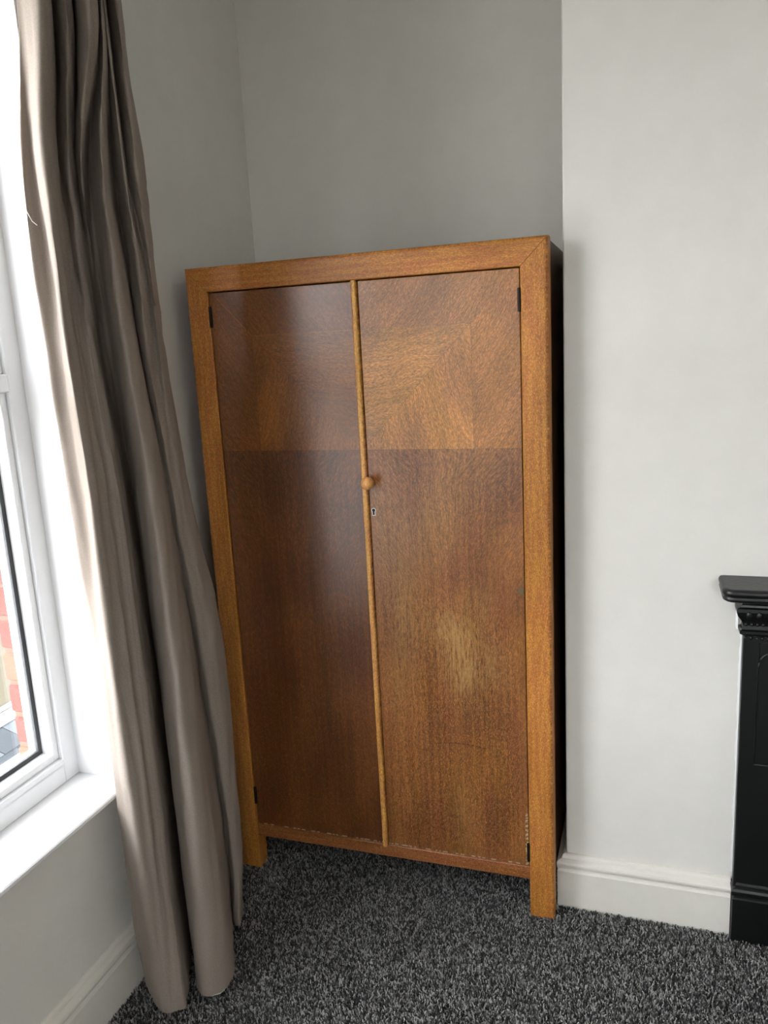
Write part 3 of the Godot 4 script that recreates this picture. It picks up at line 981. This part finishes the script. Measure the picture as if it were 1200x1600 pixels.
func build_fireplace() -> void:
	var base := Vector3(0.68, FLOOR_Y, WALL_C)
	var root := thing("fireplace", base, "black painted cast iron fireplace surround with mantel shelf and moulded pilasters", "fireplace")
	var off := -base
	var wall := WALL_C + 0.0005
	var xl := 0.208
	var xr := 1.152
	var pw := 0.127
	var st := start()
	loft_block(st, xl - 0.055, xr + 0.055, wall, 0.040, 0.026, [Vector2(-0.020, 0.899), Vector2(-0.008, 0.900), Vector2(-0.003, 0.903), Vector2(-0.0015, 0.907), Vector2(-0.003, 0.911), Vector2(-0.004, 0.913), Vector2(-0.001, 0.9155), Vector2(0.0, 0.920), Vector2(-0.001, 0.925), Vector2(-0.004, 0.929), Vector2(-0.010, 0.930)])
	part("mantel_shelf", done(st), mats.iron, root, off)
	part("frieze", box_mesh(Vector3(xl + 0.01, 0.80, wall), Vector3(xr - 0.01, 0.899, -0.050), 0.002), mats.iron, root, off)
	for x0 in [xl, xr - pw]:
		var x1: float = x0 + pw
		var zf := -0.046
		var p := part("pilaster", box_mesh(Vector3(x0, 0.13, wall), Vector3(x1, 0.81, zf), 0.003), mats.iron, root, off)
		st = start()
		loft_block(st, x0 - 0.001, x1 + 0.001, wall, zf + 0.008, 0.0, [Vector2(0.0, FLOOR_Y), Vector2(0.0, 0.112), Vector2(-0.003, 0.115), Vector2(-0.004, 0.121), Vector2(0.001, 0.124), Vector2(0.003, 0.130), Vector2(0.003, 0.136), Vector2(0.0, 0.141), Vector2(-0.005, 0.144), Vector2(-0.0055, 0.149), Vector2(-0.007, 0.154), Vector2(-0.010, 0.157)])
		part("plinth", done(st), mats.iron, p)
		st = start()
		loft_block(st, x0, x1, wall, zf, 0.0, [Vector2(0.0, 0.797), Vector2(0.004, 0.800), Vector2(0.009, 0.804), Vector2(0.009, 0.810), Vector2(0.003, 0.813), Vector2(0.002, 0.822), Vector2(0.004, 0.830), Vector2(0.009, 0.839), Vector2(0.015, 0.848), Vector2(0.018, 0.858), Vector2(0.0175, 0.866), Vector2(0.010, 0.868), Vector2(0.009, 0.873), Vector2(0.005, 0.875), Vector2(0.005, 0.887), Vector2(0.010, 0.889), Vector2(0.010, 0.899)])
		part("capital", done(st), mats.iron, p)
		for k in 6:
			st = start()
			ball(st, Vector3(x0 + 0.0085 + k * 0.022, 0.852, zf + 0.0145), Vector3(0.0072, 0.0100, 0.0060), 10)
			part("egg_ornament", done(st), mats.iron, p)
		for k in 11:
			st = start()
			ball(st, Vector3(x0 + 0.004 + k * 0.0119, 0.826, zf + 0.004), Vector3(0.0042, 0.0046, 0.0042), 8)
			part("bead_ornament", done(st), mats.iron, p)
			st = start()
			ball(st, Vector3(x0 + 0.004 + k * 0.0119, 0.792, zf + 0.0008), Vector3(0.0040, 0.0040, 0.0036), 8)
			part("bead_ornament", done(st), mats.iron, p)
		# raised fillet of the panel and its round arch
		var a: float = x0 + 0.034
		var b: float = x1 - 0.030
		st = start()
		tube(st, [Vector3(a, 0.476, zf), Vector3(a, 0.782, zf)], 0.0022, 8)
		tube(st, [Vector3(b, 0.476, zf), Vector3(b, 0.782, zf)], 0.0022, 8)
		tube(st, [Vector3(a, 0.476, zf), Vector3(b, 0.476, zf)], 0.0026, 8)
		tube(st, [Vector3(a, 0.782, zf), Vector3(b, 0.782, zf)], 0.0022, 8)
		part("panel_moulding", done(st), mats.iron, p)
		st = start()
		var path := []
		for k in 13:
			var an := PI - k * PI / 12.0
			path.append(Vector3((a + b) * 0.5 + (b - a) * 0.5 * cos(an), 0.722 + 0.036 * sin(an), zf))
		tube(st, path, 0.0028, 8)
		part("arch_moulding", done(st), mats.iron, p)
	st = start()
	box(st, Vector3(xl + pw - 0.002, FLOOR_Y, wall), Vector3(0.48, 0.802, -0.066), 0.002)
	box(st, Vector3(0.88, FLOOR_Y, wall), Vector3(xr - pw + 0.002, 0.802, -0.066), 0.002)
	box(st, Vector3(0.478, 0.58, wall), Vector3(0.882, 0.802, -0.066), 0.002)
	part("insert", done(st), mats.iron, root, off)
	part("firebox", box_mesh(Vector3(0.478, FLOOR_Y, wall), Vector3(0.882, 0.582, -0.076)), mats.soot, root, off)
	# uneven white sealant where the iron meets the painted wall
	st = start()
	var ys := 0.16
	while ys < 0.90:
		var w0 := 0.004 + 0.0018 * n_a.get_noise_1d(ys * 30.0)
		var w1 := 0.004 + 0.0018 * n_a.get_noise_1d((ys + 0.01) * 30.0)
		var x := xl - (0.0 if ys < 0.795 else 0.010)
		face(st, [Vector3(x - w0, ys, wall), Vector3(x - w1, ys + 0.01, wall), Vector3(x + 0.0005, ys + 0.01, wall + 0.003), Vector3(x + 0.0005, ys, wall + 0.003)], Vector3(-0.5, 0, 1))
		ys += 0.01
	var se := part("sealant", done(st), mats.seal, root, off)
	se.set_meta("label", "white bead of sealant along the wall")

# ------------------------------------------------------------------ the carpet
func build_carpet() -> void:
	var st := start()
	var ring0 := []
	var ring1 := []
	for k in 3:
		ring0.append(Vector3(0.0021 * cos(k * TAU / 3.0), 0.0, 0.0021 * sin(k * TAU / 3.0)))
		ring1.append(Vector3(0.0008 + 0.0013 * cos(k * TAU / 3.0 + 0.7), 0.0085, 0.0013 * sin(k * TAU / 3.0 + 0.7)))
	for k in 3:
		var k2 := (k + 1) % 3
		face(st, [ring0[k], ring0[k2], ring1[k2], ring1[k]], ring0[k] + ring0[k2], 1)
	face(st, ring1, Vector3.UP, 1)
	var mm := MultiMesh.new()
	mm.transform_format = MultiMesh.TRANSFORM_3D
	mm.use_colors = true
	mm.mesh = done(st)
	var rng := RandomNumberGenerator.new()
	rng.seed = 9
	var xs := []
	var step := 0.0037
	var x := -1.166
	while x < 0.95:
		var z := WALL_B + 0.03
		while z < 1.15:
			var px := x + rng.randf_range(-0.0016, 0.0016)
			var pz := z + rng.randf_range(-0.0016, 0.0016)
			z += step
			if pz < -0.055 and px > CHIM_X - 0.02:
				continue
			if px > 0.206 and pz < -0.036:
				continue
			xs.append(Vector2(px, pz))
		x += step
	mm.instance_count = xs.size()
	for i in xs.size():
		var s := rng.randf_range(0.8, 1.15)
		var b := Basis(Vector3.UP, rng.randf() * TAU) * Basis(Vector3.RIGHT, rng.randf_range(0.1, 0.6))
		mm.set_instance_transform(i, Transform3D(b.scaled(Vector3(s, s, s)), Vector3(xs[i].x, FLOOR_Y, xs[i].y)))
		var f := rng.randf()
		var v := rng.randf_range(0.02, 0.06)
		if f > 0.66:
			v = rng.randf_range(0.24, 0.46)
		elif f > 0.40:
			v = rng.randf_range(0.08, 0.18)
		mm.set_instance_color(i, Color(v * 1.25, v * 1.23, v * 1.18))
	var o := MultiMeshInstance3D.new()
	o.name = "carpet"
	o.multimesh = mm
	var m := plain(Color.WHITE, 1.0)
	m.vertex_color_use_as_albedo = true
	o.material_override = m
	add_child(o, true)
	tag(o, "charcoal and pale grey flecked twist pile carpet", "carpet", "stuff")
